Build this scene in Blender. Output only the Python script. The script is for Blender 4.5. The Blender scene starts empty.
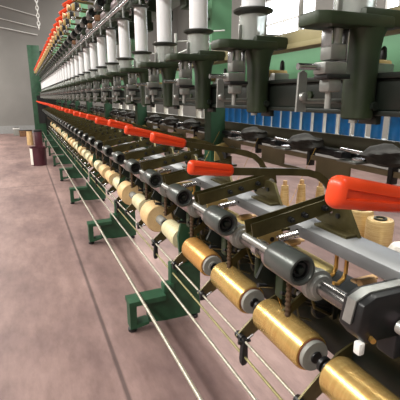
import bpy, bmesh, math, random
from math import pi, sin, cos, radians
from mathutils import Vector, Matrix
random.seed(7)
SC = bpy.context.scene
COL = SC.collection
P = 0.4425            # spacing of the working positions along the machine
N = 36                # positions that stand in the photograph

ORD = ['first', 'second', 'third', 'fourth', 'fifth', 'sixth', 'seventh', 'eighth', 'ninth', 'tenth', 'eleventh',
       'twelfth', 'thirteenth', 'fourteenth', 'fifteenth', 'sixteenth', 'seventeenth', 'eighteenth', 'nineteenth',
       'twentieth', 'twenty-first', 'twenty-second', 'twenty-third', 'twenty-fourth', 'twenty-fifth',
       'twenty-sixth', 'twenty-seventh', 'twenty-eighth', 'twenty-ninth', 'thirtieth', 'thirty-first', 'thirty-second',
       'thirty-third', 'thirty-fourth', 'thirty-fifth', 'thirty-sixth', 'thirty-seventh', 'thirty-eighth']


def nth(i):
    return ORD[i]


def lin(c):
    return tuple(((v / 255) / 12.92 if v / 255 <= 0.04045 else ((v / 255 + 0.055) / 1.055) ** 2.4) for v in c) + (1,)


# ------------------------------------------------------------------ materials
def mat(name, c, rough=0.5, metal=0.0, var=0.18, scale=14, bump=0.0, spec=0.5, coat=0.0, c2=None, stretch=None, trans=0.0, emit=0.0):
    m = bpy.data.materials.new(name)
    m.use_nodes = True
    nt = m.node_tree
    b = nt.nodes['Principled BSDF']
    b.inputs['Roughness'].default_value = rough
    b.inputs['Metallic'].default_value = metal
    b.inputs['Specular IOR Level'].default_value = spec
    b.inputs['Coat Weight'].default_value = coat
    if trans:
        b.inputs['Transmission Weight'].default_value = trans
        b.inputs['IOR'].default_value = 1.2
    tc = nt.nodes.new('ShaderNodeTexCoord')
    mp = nt.nodes.new('ShaderNodeMapping')
    nt.links.new(tc.outputs['Object'], mp.inputs['Vector'])
    if stretch:
        mp.inputs['Scale'].default_value = stretch
    nz = nt.nodes.new('ShaderNodeTexNoise')
    nz.inputs['Scale'].default_value = scale
    nz.inputs['Detail'].default_value = 4
    nt.links.new(mp.outputs['Vector'], nz.inputs['Vector'])
    rp = nt.nodes.new('ShaderNodeValToRGB')
    a = lin(c)
    d = lin(c2) if c2 else tuple(v * (1 - var) for v in a[:3]) + (1,)
    e = a if c2 else tuple(min(1, v * (1 + var)) for v in a[:3]) + (1,)
    rp.color_ramp.elements[0].position = 0.32
    rp.color_ramp.elements[1].position = 0.68
    rp.color_ramp.elements[0].color = d
    rp.color_ramp.elements[1].color = e
    nt.links.new(nz.outputs['Fac'], rp.inputs['Fac'])
    nt.links.new(rp.outputs['Color'], b.inputs['Base Color'])
    if bump:
        bp = nt.nodes.new('ShaderNodeBump')
        bp.inputs['Strength'].default_value = bump
        bp.inputs['Distance'].default_value = 0.004
        nt.links.new(nz.outputs['Fac'], bp.inputs['Height'])
        nt.links.new(bp.outputs['Normal'], b.inputs['Normal'])
    if emit:
        b.inputs['Emission Color'].default_value = lin(c)
        b.inputs['Emission Strength'].default_value = emit
    return m


def yarn_mat(name, c, c2, metal, rough, bands=55, axis='Y', bump=0.35):
    """wound thread: fine rings round the axis of the package"""
    m = bpy.data.materials.new(name)
    m.use_nodes = True
    nt = m.node_tree
    b = nt.nodes['Principled BSDF']
    b.inputs['Roughness'].default_value = rough
    b.inputs['Metallic'].default_value = metal
    tc = nt.nodes.new('ShaderNodeTexCoord')
    wv = nt.nodes.new('ShaderNodeTexWave')
    wv.wave_type = 'BANDS'
    wv.bands_direction = axis
    wv.inputs['Scale'].default_value = bands
    wv.inputs['Distortion'].default_value = 1.5
    wv.inputs['Detail'].default_value = 2
    nt.links.new(tc.outputs['Object'], wv.inputs['Vector'])
    mp = nt.nodes.new('ShaderNodeMapping')
    mp.inputs['Scale'].default_value = (3, 30, 3) if axis == 'Y' else (3, 3, 30)
    nz = nt.nodes.new('ShaderNodeTexNoise')
    nz.inputs['Scale'].default_value = 3
    nt.links.new(tc.outputs['Object'], mp.inputs['Vector'])
    nt.links.new(mp.outputs['Vector'], nz.inputs['Vector'])
    mx = nt.nodes.new('ShaderNodeMath')
    mx.operation = 'MULTIPLY_ADD'
    mx.inputs[1].default_value = 0.35
    nt.links.new(wv.outputs['Fac'], mx.inputs[0])
    sc_ = nt.nodes.new('ShaderNodeMath')
    sc_.operation = 'MULTIPLY'
    sc_.inputs[1].default_value = 0.65
    nt.links.new(nz.outputs['Fac'], sc_.inputs[0])
    nt.links.new(sc_.outputs[0], mx.inputs[2])
    rp = nt.nodes.new('ShaderNodeValToRGB')
    rp.color_ramp.elements[0].position = 0.25
    rp.color_ramp.elements[1].position = 0.7
    rp.color_ramp.elements[0].color = lin(c2)
    rp.color_ramp.elements[1].color = lin(c)
    nt.links.new(mx.outputs[0], rp.inputs['Fac'])
    nt.links.new(rp.outputs['Color'], b.inputs['Base Color'])
    bp = nt.nodes.new('ShaderNodeBump')
    bp.inputs['Strength'].default_value = bump
    bp.inputs['Distance'].default_value = 0.002
    nt.links.new(mx.outputs[0], bp.inputs['Height'])
    nt.links.new(bp.outputs['Normal'], b.inputs['Normal'])
    return m


def floor_mat():
    m = bpy.data.materials.new('pink_sealed_concrete')
    m.use_nodes = True
    nt = m.node_tree
    b = nt.nodes['Principled BSDF']
    L = nt.links.new
    tc = nt.nodes.new('ShaderNodeTexCoord')

    def noise(scale, detail=5, stretch=(1, 1, 1), rough=0.6):
        mp = nt.nodes.new('ShaderNodeMapping')
        mp.inputs['Scale'].default_value = stretch
        n = nt.nodes.new('ShaderNodeTexNoise')
        n.inputs['Scale'].default_value = scale
        n.inputs['Detail'].default_value = detail
        n.inputs['Roughness'].default_value = rough
        L(tc.outputs['Object'], mp.inputs['Vector'])
        L(mp.outputs['Vector'], n.inputs['Vector'])
        return n.outputs['Fac']
    r1 = nt.nodes.new('ShaderNodeValToRGB')
    r1.color_ramp.elements[0].position = 0.3
    r1.color_ramp.elements[0].color = lin((110, 89, 87))
    r1.color_ramp.elements[1].position = 0.7
    r1.color_ramp.elements[1].color = lin((160, 134, 127))
    L(noise(1.6, 6, (1, 0.55, 1)), r1.inputs['Fac'])
    r2 = nt.nodes.new('ShaderNodeValToRGB')
    r2.color_ramp.elements[0].position = 0.36
    r2.color_ramp.elements[0].color = (0.72, 0.70, 0.69, 1)
    r2.color_ramp.elements[1].position = 0.6
    r2.color_ramp.elements[1].color = (1, 1, 1, 1)
    L(noise(9, 6, (1.6, 0.5, 1), 0.7), r2.inputs['Fac'])
    mu = nt.nodes.new('ShaderNodeMixRGB')
    mu.blend_type = 'MULTIPLY'
    mu.inputs[0].default_value = 0.7
    L(r1.outputs['Color'], mu.inputs[1])
    L(r2.outputs['Color'], mu.inputs[2])
    # saw-cut joints along and across the aisle
    sx = nt.nodes.new('ShaderNodeSeparateXYZ')
    L(tc.outputs['Object'], sx.inputs[0])

    def line(sock, pos, w):
        a = nt.nodes.new('ShaderNodeMath'); a.operation = 'SUBTRACT'; a.inputs[1].default_value = pos
        L(sock, a.inputs[0])
        c = nt.nodes.new('ShaderNodeMath'); c.operation = 'ABSOLUTE'
        L(a.outputs[0], c.inputs[0])
        d = nt.nodes.new('ShaderNodeMapRange')
        d.inputs['From Min'].default_value = w * 0.5
        d.inputs['From Max'].default_value = w * 1.5
        d.inputs['To Min'].default_value = 0.42
        d.inputs['To Max'].default_value = 1.0
        L(c.outputs[0], d.inputs['Value'])
        return d.outputs[0]
    cur = mu.outputs['Color']
    for sock, pos, w in ((sx.outputs['X'], 0.352, 0.012), (sx.outputs['X'], 2.9, 0.012), (sx.outputs['Y'], 7.4, 0.01), (sx.outputs['Y'], 14.2, 0.01)):
        q = nt.nodes.new('ShaderNodeMixRGB')
        q.blend_type = 'MULTIPLY'
        q.inputs[0].default_value = 1
        L(cur, q.inputs[1])
        L(line(sock, pos, w), q.inputs[2])
        cur = q.outputs['Color']
    L(cur, b.inputs['Base Color'])
    b.inputs['Roughness'].default_value = 0.55
    b.inputs['Specular IOR Level'].default_value = 0.35
    return m


M = {
    'floor': floor_mat(),
    'wall': mat('grey_plaster', (128, 126, 122), 0.9, var=0.06, scale=1.2),
    'wall_light': mat('pale_plaster', (132, 130, 126), 0.9, var=0.06, scale=1.2),
    'ceiling': mat('ceiling_sheet', (120, 120, 118), 0.9, var=0.05, scale=1.5),
    'orange': mat('orange_plastic', (224, 66, 22), 0.38, var=0.06, scale=30, coat=0.15),
    'olive': mat('olive_plated_steel', (84, 77, 48), 0.36, 0.6, var=0.22, scale=22),
    'ochre': mat('ochre_plate', (190, 165, 105), 0.5, 0.2, var=0.15, scale=18),
    'dgreen': mat('dark_green_cast_iron', (33, 46, 25), 0.5, var=0.35, scale=12, bump=0.25),
    'dgreen2': mat('oily_dark_green_paint', (20, 27, 21), 0.45, var=0.3, scale=10),
    'green': mat('green_machine_paint', (36, 76, 52), 0.5, var=0.25, scale=9),
    'lgreen': mat('light_green_paint', (106, 158, 120), 0.55, var=0.08, scale=4),
    'beige': mat('khaki_painted_beam', (158, 150, 112), 0.5, var=0.12, scale=5),
    'steel': mat('bright_steel', (190, 190, 192), 0.24, 1.0, var=0.15, scale=25),
    'pinksteel': mat('worn_steel_sleeve', (176, 160, 164), 0.3, 0.9, var=0.2, scale=18),
    'shaftsteel': mat('oiled_shaft_steel', (132, 130, 128), 0.27, 0.95, var=0.2, scale=20),
    'castmetal': mat('grey_cast_metal', (138, 140, 136), 0.4, 0.6, var=0.22, scale=18),
    'dullsteel': mat('dull_steel', (158, 160, 156), 0.4, 0.7, var=0.18, scale=16),
    'alu': mat('grey_aluminium', (124, 126, 127), 0.45, 0.5, var=0.1, scale=7),
    'rubber': mat('grey_black_rubber', (78, 82, 79), 0.3, 0.35, var=0.15, scale=12),
    'black': mat('black_plastic', (24, 25, 26), 0.4, var=0.2, scale=16),
    'black2': mat('black_casting', (30, 32, 35), 0.5, var=0.3, scale=16, bump=0.2),
    'whitetube': mat('white_sleeve', (236, 238, 240), 0.3, var=0.03, scale=3, stretch=(20, 20, 0.3)),
    'white': mat('white_plastic', (226, 226, 222), 0.45, var=0.04, scale=12),
    'clear': mat('clear_cup', (232, 236, 232), 0.12, 0.0, var=0.06, scale=12, trans=0.7),
    'disc': mat('grey_disc', (52, 58, 53), 0.4, 0.3, var=0.15, scale=12),
    'gold': yarn_mat('gold_thread', (238, 206, 134), (208, 164, 92), 0.72, 0.27, bands=110, bump=0.2),
    'orangegold': yarn_mat('copper_gold_thread', (232, 180, 106), (200, 140, 72), 0.55, 0.32, bands=110, bump=0.2),
    'cream': yarn_mat('cream_thread', (226, 216, 178), (192, 180, 138), 0.1, 0.55),
    'tan': yarn_mat('tan_thread', (228, 198, 148), (198, 160, 108), 0.08, 0.55),
    'goldz': yarn_mat('gold_thread_upright', (238, 214, 158), (200, 160, 96), 0.4, 0.35, axis='Z'),
    'grey': mat('grey_plastic', (140, 140, 134), 0.5, var=0.1),
    'red': mat('red_brown_ring', (112, 66, 48), 0.5, var=0.1),
    'blue': mat('blue_bobbin_plastic', (24, 104, 166), 0.4, var=0.12, scale=20),
    'wood': mat('pale_wood', (206, 168, 118), 0.6, var=0.14, scale=6, stretch=(8, 1, 8)),
    'brown': mat('brown_block', (128, 92, 62), 0.55, var=0.18, scale=14),
    'brass': mat('brass_hook', (186, 146, 78), 0.35, 0.7, var=0.15, scale=14),
    'maroon': mat('maroon_can', (74, 34, 44), 0.35, var=0.15, scale=8),
    'yellow': mat('pale_yellow_paint', (226, 206, 138), 0.6, var=0.08, scale=6),
    'rod': mat('worn_rod', (186, 182, 166), 0.35, 0.55, var=0.22, scale=18, stretch=(1, 6, 1)),
    'yrod': mat('olive_rod', (150, 144, 100), 0.4, 0.5, var=0.22, scale=14),
    'lump': mat('dark_fluffy_rubber', (52, 50, 46), 0.8, var=0.3, scale=30, bump=0.5),
    'rusty': mat('rusty_thread', (96, 78, 60), 0.5, 0.6),
    'lamp': mat('fluorescent_tube', (255, 252, 244), 0.4, var=0.0, emit=9.0),
    'daylight': mat('daylit_glazing', (240, 246, 255), 0.4, var=0.0, emit=5.0),
    'paper': mat('white_wrap', (232, 228, 218), 0.6, var=0.08, scale=18, bump=0.6),
}


# ------------------------------------------------------------------ mesh builder
class MB:
    def __init__(self):
        self.bm = bmesh.new()

    def _merge(self, b):
        me = bpy.data.meshes.new('t')
        b.to_mesh(me)
        b.free()
        self.bm.from_mesh(me)
        bpy.data.meshes.remove(me)

    def box(self, x0, x1, y0, y1, z0, z1, bev=0.0, rot=None, piv=None, seg=2):
        b = bmesh.new()
        bmesh.ops.create_cube(b, size=1)
        bmesh.ops.scale(b, vec=(abs(x1 - x0), abs(y1 - y0), abs(z1 - z0)), verts=b.verts)
        if bev:
            bmesh.ops.bevel(b, geom=b.edges[:], offset=bev, segments=seg, profile=0.5, affect='EDGES')
        bmesh.ops.translate(b, vec=((x0 + x1) / 2, (y0 + y1) / 2, (z0 + z1) / 2), verts=b.verts)
        if rot:
            c = Vector(piv if piv else ((x0 + x1) / 2, (y0 + y1) / 2, (z0 + z1) / 2))
            bmesh.ops.rotate(b, cent=c, matrix=rot, verts=b.verts)
        self._merge(b)
        return self

    def lathe(self, prof, base=(0, 0, 0), axis='Z', seg=24):
        """prof: (r, t) pairs along the axis"""
        b = bmesh.new()
        rings = []
        for r, t in prof:
            ring = []
            for i in range(seg):
                a = 2 * pi * i / seg
                u, v = r * cos(a), r * sin(a)
                p = {'Z': (u, v, t), 'Y': (u, t, v), 'X': (t, u, v)}[axis]
                ring.append(b.verts.new(Vector(p) + Vector(base)))
            rings.append(ring)
        for k in range(len(rings) - 1):
            for i in range(seg):
                j = (i + 1) % seg
                b.faces.new((rings[k][i], rings[k][j], rings[k + 1][j], rings[k + 1][i]))
        if prof[0] != prof[-1]:
            b.faces.new(rings[0])
            b.faces.new(rings[-1][::-1])
        bmesh.ops.recalc_face_normals(b, faces=b.faces)
        self._merge(b)
        return self

    def cyl(self, p0, p1, r, r2=None, seg=14):
        p0, p1 = Vector(p0), Vector(p1)
        d = p1 - p0
        b = bmesh.new()
        bmesh.ops.create_cone(b, cap_ends=True, segments=seg, radius1=r, radius2=r if r2 is None else r2, depth=d.length)
        bmesh.ops.rotate(b, cent=(0, 0, 0), matrix=Vector((0, 0, 1)).rotation_difference(d.normalized()).to_matrix(), verts=b.verts)
        bmesh.ops.translate(b, vec=(p0 + p1) / 2, verts=b.verts)
        self._merge(b)
        return self

    def tube(self, pts, r, seg=8):
        b = bmesh.new()
        pts = [Vector(p) for p in pts]
        rings = []
        for i, p in enumerate(pts):
            t = (pts[min(i + 1, len(pts) - 1)] - pts[max(i - 1, 0)]).normalized()
            up = Vector((0, 0, 1)) if abs(t.z) < 0.95 else Vector((0, 1, 0))
            s = t.cross(up).normalized()
            n = s.cross(t)
            rings.append([b.verts.new(p + r * (cos(2 * pi * k / seg) * s + sin(2 * pi * k / seg) * n)) for k in range(seg)])
        for k in range(len(rings) - 1):
            for i in range(seg):
                j = (i + 1) % seg
                b.faces.new((rings[k][i], rings[k][j], rings[k + 1][j], rings[k + 1][i]))
        b.faces.new(rings[0]); b.faces.new(rings[-1][::-1])
        bmesh.ops.recalc_face_normals(b, faces=b.faces)
        self._merge(b)
        return self

    def prism(self, poly, y0, y1, plane='XZ', bev=0.0):
        """polygon in a plane, extruded along the third axis"""
        b = bmesh.new()

        def pt(u, v, w):
            return {'XZ': (u, w, v), 'XY': (u, v, w), 'YZ': (w, u, v)}[plane]
        v0 = [b.verts.new(pt(u, v, y0)) for u, v in poly]
        v1 = [b.verts.new(pt(u, v, y1)) for u, v in poly]
        n = len(poly)
        b.faces.new(v0); b.faces.new(v1[::-1])
        for i in range(n):
            j = (i + 1) % n
            b.faces.new((v0[j], v0[i], v1[i], v1[j]))
        bmesh.ops.recalc_face_normals(b, faces=b.faces)
        if bev:
            bmesh.ops.bevel(b, geom=b.edges[:], offset=bev, segments=2, profile=0.5, affect='EDGES')
        bmesh.ops.triangulate(b, faces=[f for f in b.faces if len(f.verts) > 4])
        self._merge(b)
        return self

    def strip(self, pts, w, t):
        """flat bar following pts (x, z), width w across in the XZ plane, thickness t along Y"""
        pts = [Vector((p[0], p[1])) for p in pts]
        up, lo = [], []
        for i, p in enumerate(pts):
            d = (pts[min(i + 1, len(pts) - 1)] - pts[max(i - 1, 0)]).normalized()
            n = Vector((-d.y, d.x)) * (w / 2)
            up.append(p + n); lo.append(p - n)
        for i in range(len(pts) - 1):
            self.prism([tuple(lo[i]), tuple(lo[i + 1]), tuple(up[i + 1]), tuple(up[i])], -t / 2, t / 2)
        return self

    def move(self, v):
        bmesh.ops.translate(self.bm, vec=v, verts=self.bm.verts)
        return self

    def build(self, name, material, parent=None, loc=None, smooth=38):
        bm = self.bm
        bmesh.ops.remove_doubles(bm, verts=bm.verts, dist=1e-5)
        for f in bm.faces:
            f.smooth = True
        for e in bm.edges:
            if len(e.link_faces) != 2 or e.calc_face_angle(0) > radians(smooth):
                e.smooth = False
        me = bpy.data.meshes.new(name)
        bm.to_mesh(me)
        bm.free()
        me.materials.append(material if not isinstance(material, str) else M[material])
        o = bpy.data.objects.new(name, me)
        COL.objects.link(o)
        if parent:
            o.parent = parent
        if loc:
            o.location = loc
        return o


def tag(o, label, cat, group=None):
    o['label'] = label
    o['category'] = cat
    if group:
        o['group'] = group
    return o


def thing(name, label, cat, loc=(0, 0, 0), group=None):
    o = bpy.data.objects.new(name, None)
    o.empty_display_size = 0.05
    COL.objects.link(o)
    o.location = loc
    return tag(o, label, cat, group)


def structure(name, mb, m):
    o = mb.build(name, m)
    o['kind'] = 'structure'
    return o


def children(o):
    return [c for c in KIDS.get(o.name, [])]


KIDS = {}


def index_kids():
    KIDS.clear()
    for o in bpy.data.objects:
        if o.parent:
            KIDS.setdefault(o.parent.name, []).append(o)


def dup(root, loc, label, depth=3, swap=None):
    r = root.copy()
    COL.objects.link(r)
    r.location = loc
    r['label'] = label
    for ch in KIDS.get(root.name, []):
        c = ch.copy()
        COL.objects.link(c)
        c.parent = r
        if depth > 1:
            for g in KIDS.get(ch.name, []):
                d = g.copy()
                COL.objects.link(d)
                d.parent = c
    return r


# ------------------------------------------------------------------ the hall
structure('floor', MB().box(-7, 8, -4, 19.2, -0.2, 0), 'floor')
structure('wall_back', MB().box(-7, 8, 18.9, 19.1, 0, 6.4), 'wall')
structure('wall_left', MB().box(-7.0, -6.8, -4, 18.9, 0, 6.4), 'wall_light')
structure('wall_front', MB().box(-7, 8, -4.2, -4.0, 0, 6.4), 'wall_light')
structure('ceiling', MB().box(-7, 8, -4.2, 19.1, 6.4, 6.6), 'ceiling')
structure('baseboard_back', MB().box(-6.8, 7.0, 18.86, 18.9, 0, 0.32), mat('pale_blue_grey_dado', (146, 147, 146), 0.8, var=0.05))
# the right wall carries a long band of windows
wz0, wz1 = 2.9, 4.3
wr = MB()
wr.box(7.0, 7.2, -4, 18.9, 0, wz0).box(7.0, 7.2, -4, 18.9, wz1, 6.4)
wys = [(3.9, 6.7), (8.9, 11.7)]
prev = -4
for a, b_ in wys:
    wr.box(7.0, 7.2, prev, a, wz0, wz1)
    prev = b_
wr.box(7.0, 7.2, prev, 18.9, wz0, wz1)
structure('wall_right', wr, 'wall_light')
for i, (a, b_) in enumerate(wys):
    g = structure('window_%d' % (i + 1), MB().box(7.10, 7.14, a, b_, wz0, wz1), 'daylight')
    fr = MB()
    for y in (a + 0.03, (a + b_) / 2, b_ - 0.03):
        fr.box(7.02, 7.09, y - 0.03, y + 0.03, wz0, wz1)
    for z in (wz0 + 0.03, (wz0 + wz1) / 2, wz1 - 0.03):
        fr.box(7.03, 7.08, a, b_, z - 0.03, z + 0.03)
    fr.build('window_frame', 'white', g)


def lamp(name, x, y, z, sx, sy, power, col=(1.0, 0.965, 0.91)):
    L = bpy.data.lights.new(name, 'AREA')
    L.shape = 'RECTANGLE'
    L.size = sx
    L.size_y = sy
    L.energy = power
    L.color = col
    o = bpy.data.objects.new(name, L)
    COL.objects.link(o)
    o.location = (x, y, z)
    return o


lamp_rows = ((-4.8, 'added as fill by the left wall', 'hall'), (-2.6, 'as low unseen fill over the aisle', 'hall'), (3.0, 'behind the machine', 'hall'))  # unseen left row added as fill; unseen aisle row lowered to brighten sleeves
li = 0
for x, where, _ in lamp_rows:
    for j, y in enumerate((-1.5, 2.0, 5.5, 9.0, 12.5, 16.0)):
        f = thing('ceiling_lamp', 'long fluorescent ceiling lamp %s, %s from the near end' % (where, nth(j)), 'lamp', (x, y, 4.4 if x == -2.6 else 6.1), 'fluorescent ceiling lamps')
        hl = 2.0 if x == -2.6 else 0.3
        MB().box(-0.12, 0.12, -1.2, 1.2, 0, 0.08, 0.01).build('housing', 'white', f)
        MB().cyl((0, -1.15, -0.03), (0, 1.15, -0.03), 0.03).build('tube', 'lamp', f)
        MB().cyl((0, 0.8, 0.08), (0, 0.8, hl), 0.01).cyl((0, -0.8, 0.08), (0, -0.8, hl), 0.01).build('hanger', 'dullsteel', f)
        lo = lamp('lamp_light', x, y, 4.3 if x == -2.6 else 6.0, 0.7, 2.4, {-4.8: 100, -2.6: 200, 3.0: 190}[x])

# ------------------------------------------------------------------ longitudinal members of the machine
Y0, Y1 = -0.35, 16.1


def beam(name, label, cat, mb, m):
    return tag(mb.build(name, m), label, cat)


gb = thing('square_beam', 'long grey square steel beam running behind the drive shaft at lever height', 'beam', (0, 0, 0))
bb = MB().box(0.866, 0.985, Y0, Y1, 1.012, 1.054, 0.004)
bb.build('beam_body', 'alu', gb)
for k in range(N):
    MB().cyl((0.868, 1.12 + P * k, 1.033), (0.8645, 1.12 + P * k, 1.033), 0.007).build('bolt_hole', 'black', gb)

ch = thing('spindle_rail', 'dark green channel rail joining the cast spindle posts at eye level', 'rail', (0, 0, 0))
MB().box(0.745, 0.90, Y0, Y1, 1.470, 1.540, 0.003).box(0.735, 0.915, Y0, Y1, 1.540, 1.552, 0.002).box(0.735, 0.915, Y0, Y1, 1.458, 1.470, 0.002).build('channel', 'dgreen2', ch)
for k in range(N - 1):
    MB().box(0.742, 0.758, 0.70 + P * k, 0.754 + P * k, 1.438, 1.459, 0.001).build('mounting_tab', 'dgreen2', ch)
    MB().cyl((0.747, 0.50 + P * k, 1.505), (0.738, 0.50 + P * k, 1.505), 0.012, seg=6).build('bolt', 'dgreen', ch)

beam('khaki_beam', 'long khaki painted box beam behind the heads of the dark green spindle posts', 'beam',
     MB().box(0.80, 0.86, Y0, Y1, 1.648, 1.70, 0.004).box(0.795, 0.80, Y0, Y1, 1.648, 1.663, 0.001), 'beige')
beam('green_panel', 'flat light green panel running behind the khaki beam and the spindle posts', 'panel',
     MB().box(1.30, 1.36, Y0, Y1, 1.583, 1.75, 0.004), 'lgreen')  # a flat green panel rather than a rail, with no supports modelled
beam('olive_rail', 'flat olive grey rail in front of the row of blue bobbins', 'rail',
     MB().box(1.25, 1.27, Y0, Y1, 1.276, 1.340, 0.003).box(1.20, 1.25, Y0, Y1, 1.276, 1.282, 0.001), mat('olive_grey_rail', (112, 108, 90), 0.45, 0.3, var=0.12, scale=6))
sr = MB().box(1.145, 1.155, Y0, Y1, 1.232, 1.252).box(1.145, 1.155, Y0, Y1, 1.168, 1.184)
for k in range(N + 1):
    sr.box(1.146, 1.154, 0.30 + P * k, 0.50 + P * k, 1.184, 1.232)
beam('slotted_rail', 'olive rail with long rectangular slots below the row of dark tension blocks', 'rail', sr, mat('slotted_olive', (138, 126, 98), 0.45, 0.35, var=0.14, scale=9))
beam('base_beam', 'dark green lower beam behind the row of gold bobbins', 'beam',
     MB().box(1.02, 1.10, Y0, Y1, 0.52, 0.80, 0.004).box(1.0, 1.12, Y0, Y1, 0.80, 0.815), 'dgreen2')
beam('yellow_strip', 'pale yellow strip lying on the dark lower beam behind the shaft', 'strip',
     MB().box(1.04, 1.10, 1.15, 16.0, 0.816, 0.835, 0.003), 'yellow')
# rods along the aisle side
beam('guide_rod', 'thick pale rod nearest the aisle, resting on the green feet', 'rod',
     MB().cyl((0.575, 0.3, 0.244), (0.575, Y1, 0.244), 0.010), 'rod')
beam('guide_rod', 'bright thin rod second from the aisle, low in front of the bobbins', 'rod',
     MB().cyl((0.75, Y0, 0.307), (0.75, Y1, 0.307), 0.0075), 'rod')
beam('guide_rod', 'dull olive rod between the bright thin rod and the rod with black clamps', 'rod',
     MB().cyl((0.80, Y0, 0.374), (0.80, Y1, 0.374), 0.006), 'yrod')
beam('guide_rod', 'steel rod carrying the black clamps of the bobbin holder plates', 'rod',
     MB().cyl((0.80, Y0, 0.452), (0.80, Y1, 0.452), 0.006), 'rod')

# ------------------------------------------------------------------ frame feet with columns
FY = [0.57 + 1.77 * k for k in range(9)]


def make_foot():
    t = thing('frame_foot', 'x', 'machine leg', (0.5, 0, 0), 'green machine feet')
    w = 0.045
    f = MB()
    f.prism([(0.0, 0.034), (0.045, 0.034), (0.045, 0.2), (0.0, 0.2)], -w, w)           # front upright
    f.prism([(-0.005, 0.20), (0.24, 0.205), (0.24, 0.238), (-0.005, 0.232)], -w - 0.015, w + 0.015)   # top plate
    f.prism([(0.125, 0.05), (0.24, 0.034), (0.50, 0.034), (0.50, 0.42), (0.36, 0.40), (0.24, 0.225), (0.125, 0.20)], -w * 0.5, w * 0.5)
    f.prism([(0.045, 0.034), (0.125, 0.05), (0.125, 0.068), (0.045, 0.06)], -w, w)
    f.build('foot', 'green', t)
    MB().lathe([(0.026, 0.0), (0.03, 0.004), (0.03, 0.02), (0.014, 0.026), (0.014, 0.04)], (0.022, 0, 0)).build('foot_pad', 'black', t)
    MB().lathe([(0.026, 0.0), (0.03, 0.004), (0.03, 0.02), (0.014, 0.026), (0.014, 0.04)], (0.46, 0, 0)).build('foot_pad', 'black', t)
    c = MB()
    c.prism([(0.36, 0.36), (0.50, 0.36), (0.50, 0.95), (0.42, 0.95), (0.34, 0.62)], -0.032, -0.010)
    c.box(0.33, 0.52, -0.045, 0.03, 0.40, 0.43, 0.003)
    c.build('column', 'green', t)
    s = MB()
    s.box(0.235, 0.31, -0.035, 0.035, 0.24, 0.30, 0.006).box(0.285, 0.33, -0.03, 0.03, 0.29, 0.44, 0.006)
    s.build('rod_saddle', 'green', t)
    u = MB()
    u.box(0.55, 0.68, -0.075, 0.075, 1.56, 3.2, 0.004)
    u.build('upright', 'lgreen', t)
    MB().box(0.56, 0.66, -0.05, 0.05, 0.815, 1.56, 0.004).build('upright_base', 'green', t)
    for z in (1.72, 1.83, 1.94, 2.05, 2.2, 2.4):
        MB().cyl((0.551, -0.04, z), (0.546, -0.04, z), 0.008).build('bolt_hole', 'black', t)
    return t


foot0 = make_foot()
index_kids()
for i, y in enumerate(FY):
    lab = 'green machine foot with round pad and tall upright, %s from the near end' % nth(i)
    if i == 0:
        foot0.location = (0.5, y, 0); foot0['label'] = lab
    else:
        dup(foot0, (0.5, y, 0), lab)
ep = thing('end_frame', 'tall green end frame closing the far end of the machine', 'machine frame', (0.33, 16.2, 0))
MB().box(0.0, 0.40, 0, 0.16, 0.0, 3.28, 0.006).build('end_panel', 'green', ep)
MB().box(0.40, 1.5, 0.03, 0.13, 0.0, 3.1, 0.006).build('back_panel', 'dgreen2', ep)
MB().box(0.16, 0.40, -0.012, 0.0, 0.55, 1.55).build('gap_shade', 'black', ep)  # black strip stands in for the shade of the gap beside the panel

# ------------------------------------------------------------------ drive shafts with rubber rollers
def make_shaft(label, z, ks, x=0.72):
    t = thing('drive_shaft', label, 'shaft', (x, 0, z))
    ks = list(ks)
    MB().cyl((0, 0.65 if ks[0] == 0 else 0.515 + P * ks[0], 0), (0, Y1, 0), 0.023, seg=20).build('shaft', 'shaftsteel', t)
    parts = None
    for k in ks:
        yf = 0.815 + P * k
        if parts is None:
            s0 = MB().lathe([(0.026, 0.03), (0.040, 0.032), (0.043, 0.045), (0.043, 0.235), (0.039, 0.25), (0.026, 0.252)], axis='Y', seg=28).build('sleeve', 'pinksteel', t)
            c0 = MB().lathe([(0.022, -0.012), (0.034, -0.010), (0.036, 0.0), (0.046, 0.002), (0.047, 0.022), (0.043, 0.03), (0.026, 0.03)], axis='Y', seg=28).build('ring', 'dullsteel', t)
            d0 = MB().lathe([(0.022, 0.30), (0.032, 0.302), (0.032, 0.33), (0.026, 0.334)], axis='Y', seg=24).build('collar', 'steel', t)
            parts = (s0, c0, d0)
            for o in parts:
                o.location = (0, yf, 0)
        else:
            for src in parts:
                q = src.copy(); COL.objects.link(q); q.parent = t; q.location = (0, yf, 0)
    return t


make_shaft('lower polished drive shaft with pale sleeves running along the machine', 0.982, range(0, N - 2))
make_shaft('upper polished drive shaft, high above the white sleeves', 2.162, range(3, N - 2))

hb = thing('bearing_housing', 'black bearing block with silver strap on the near end of the shaft', 'bearing', (0.765, 0.66, 0.972))
hb.scale = (0.82, 0.85, 0.78)
MB().prism([(-0.100, -0.03), (-0.085, 0.060), (-0.04, 0.080), (0.15, 0.078), (0.16, -0.03), (0.10, -0.085), (-0.06, -0.080)], -0.035, 0.045, bev=0.008).build('block', 'black', hb)
MB().prism([(-0.101, -0.01), (-0.087, 0.061), (-0.04, 0.081), (0.13, 0.079), (0.13, 0.084), (-0.042, 0.087), (-0.092, 0.066), (-0.107, -0.01)], -0.010, 0.022).build('strap', 'dullsteel', hb)
MB().lathe([(0.02, -0.05), (0.030, -0.045), (0.034, -0.03), (0.030, -0.01), (0.02, -0.01)], (0.085, -0.03, -0.045), 'Y').build('shaft_end', 'pinksteel', hb)
MB().box(-0.085, -0.062, -0.035, -0.01, -0.115, -0.072, 0.005).build('clip', 'white', hb)
MB().cyl((-0.045, -0.034, -0.06), (-0.05, -0.05, -0.06), 0.009).build('screw', 'brass', hb)
MB().box(0.07, 0.15, -0.03, 0.04, -0.18, -0.05, 0.01).build('support', 'black2', hb)
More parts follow.
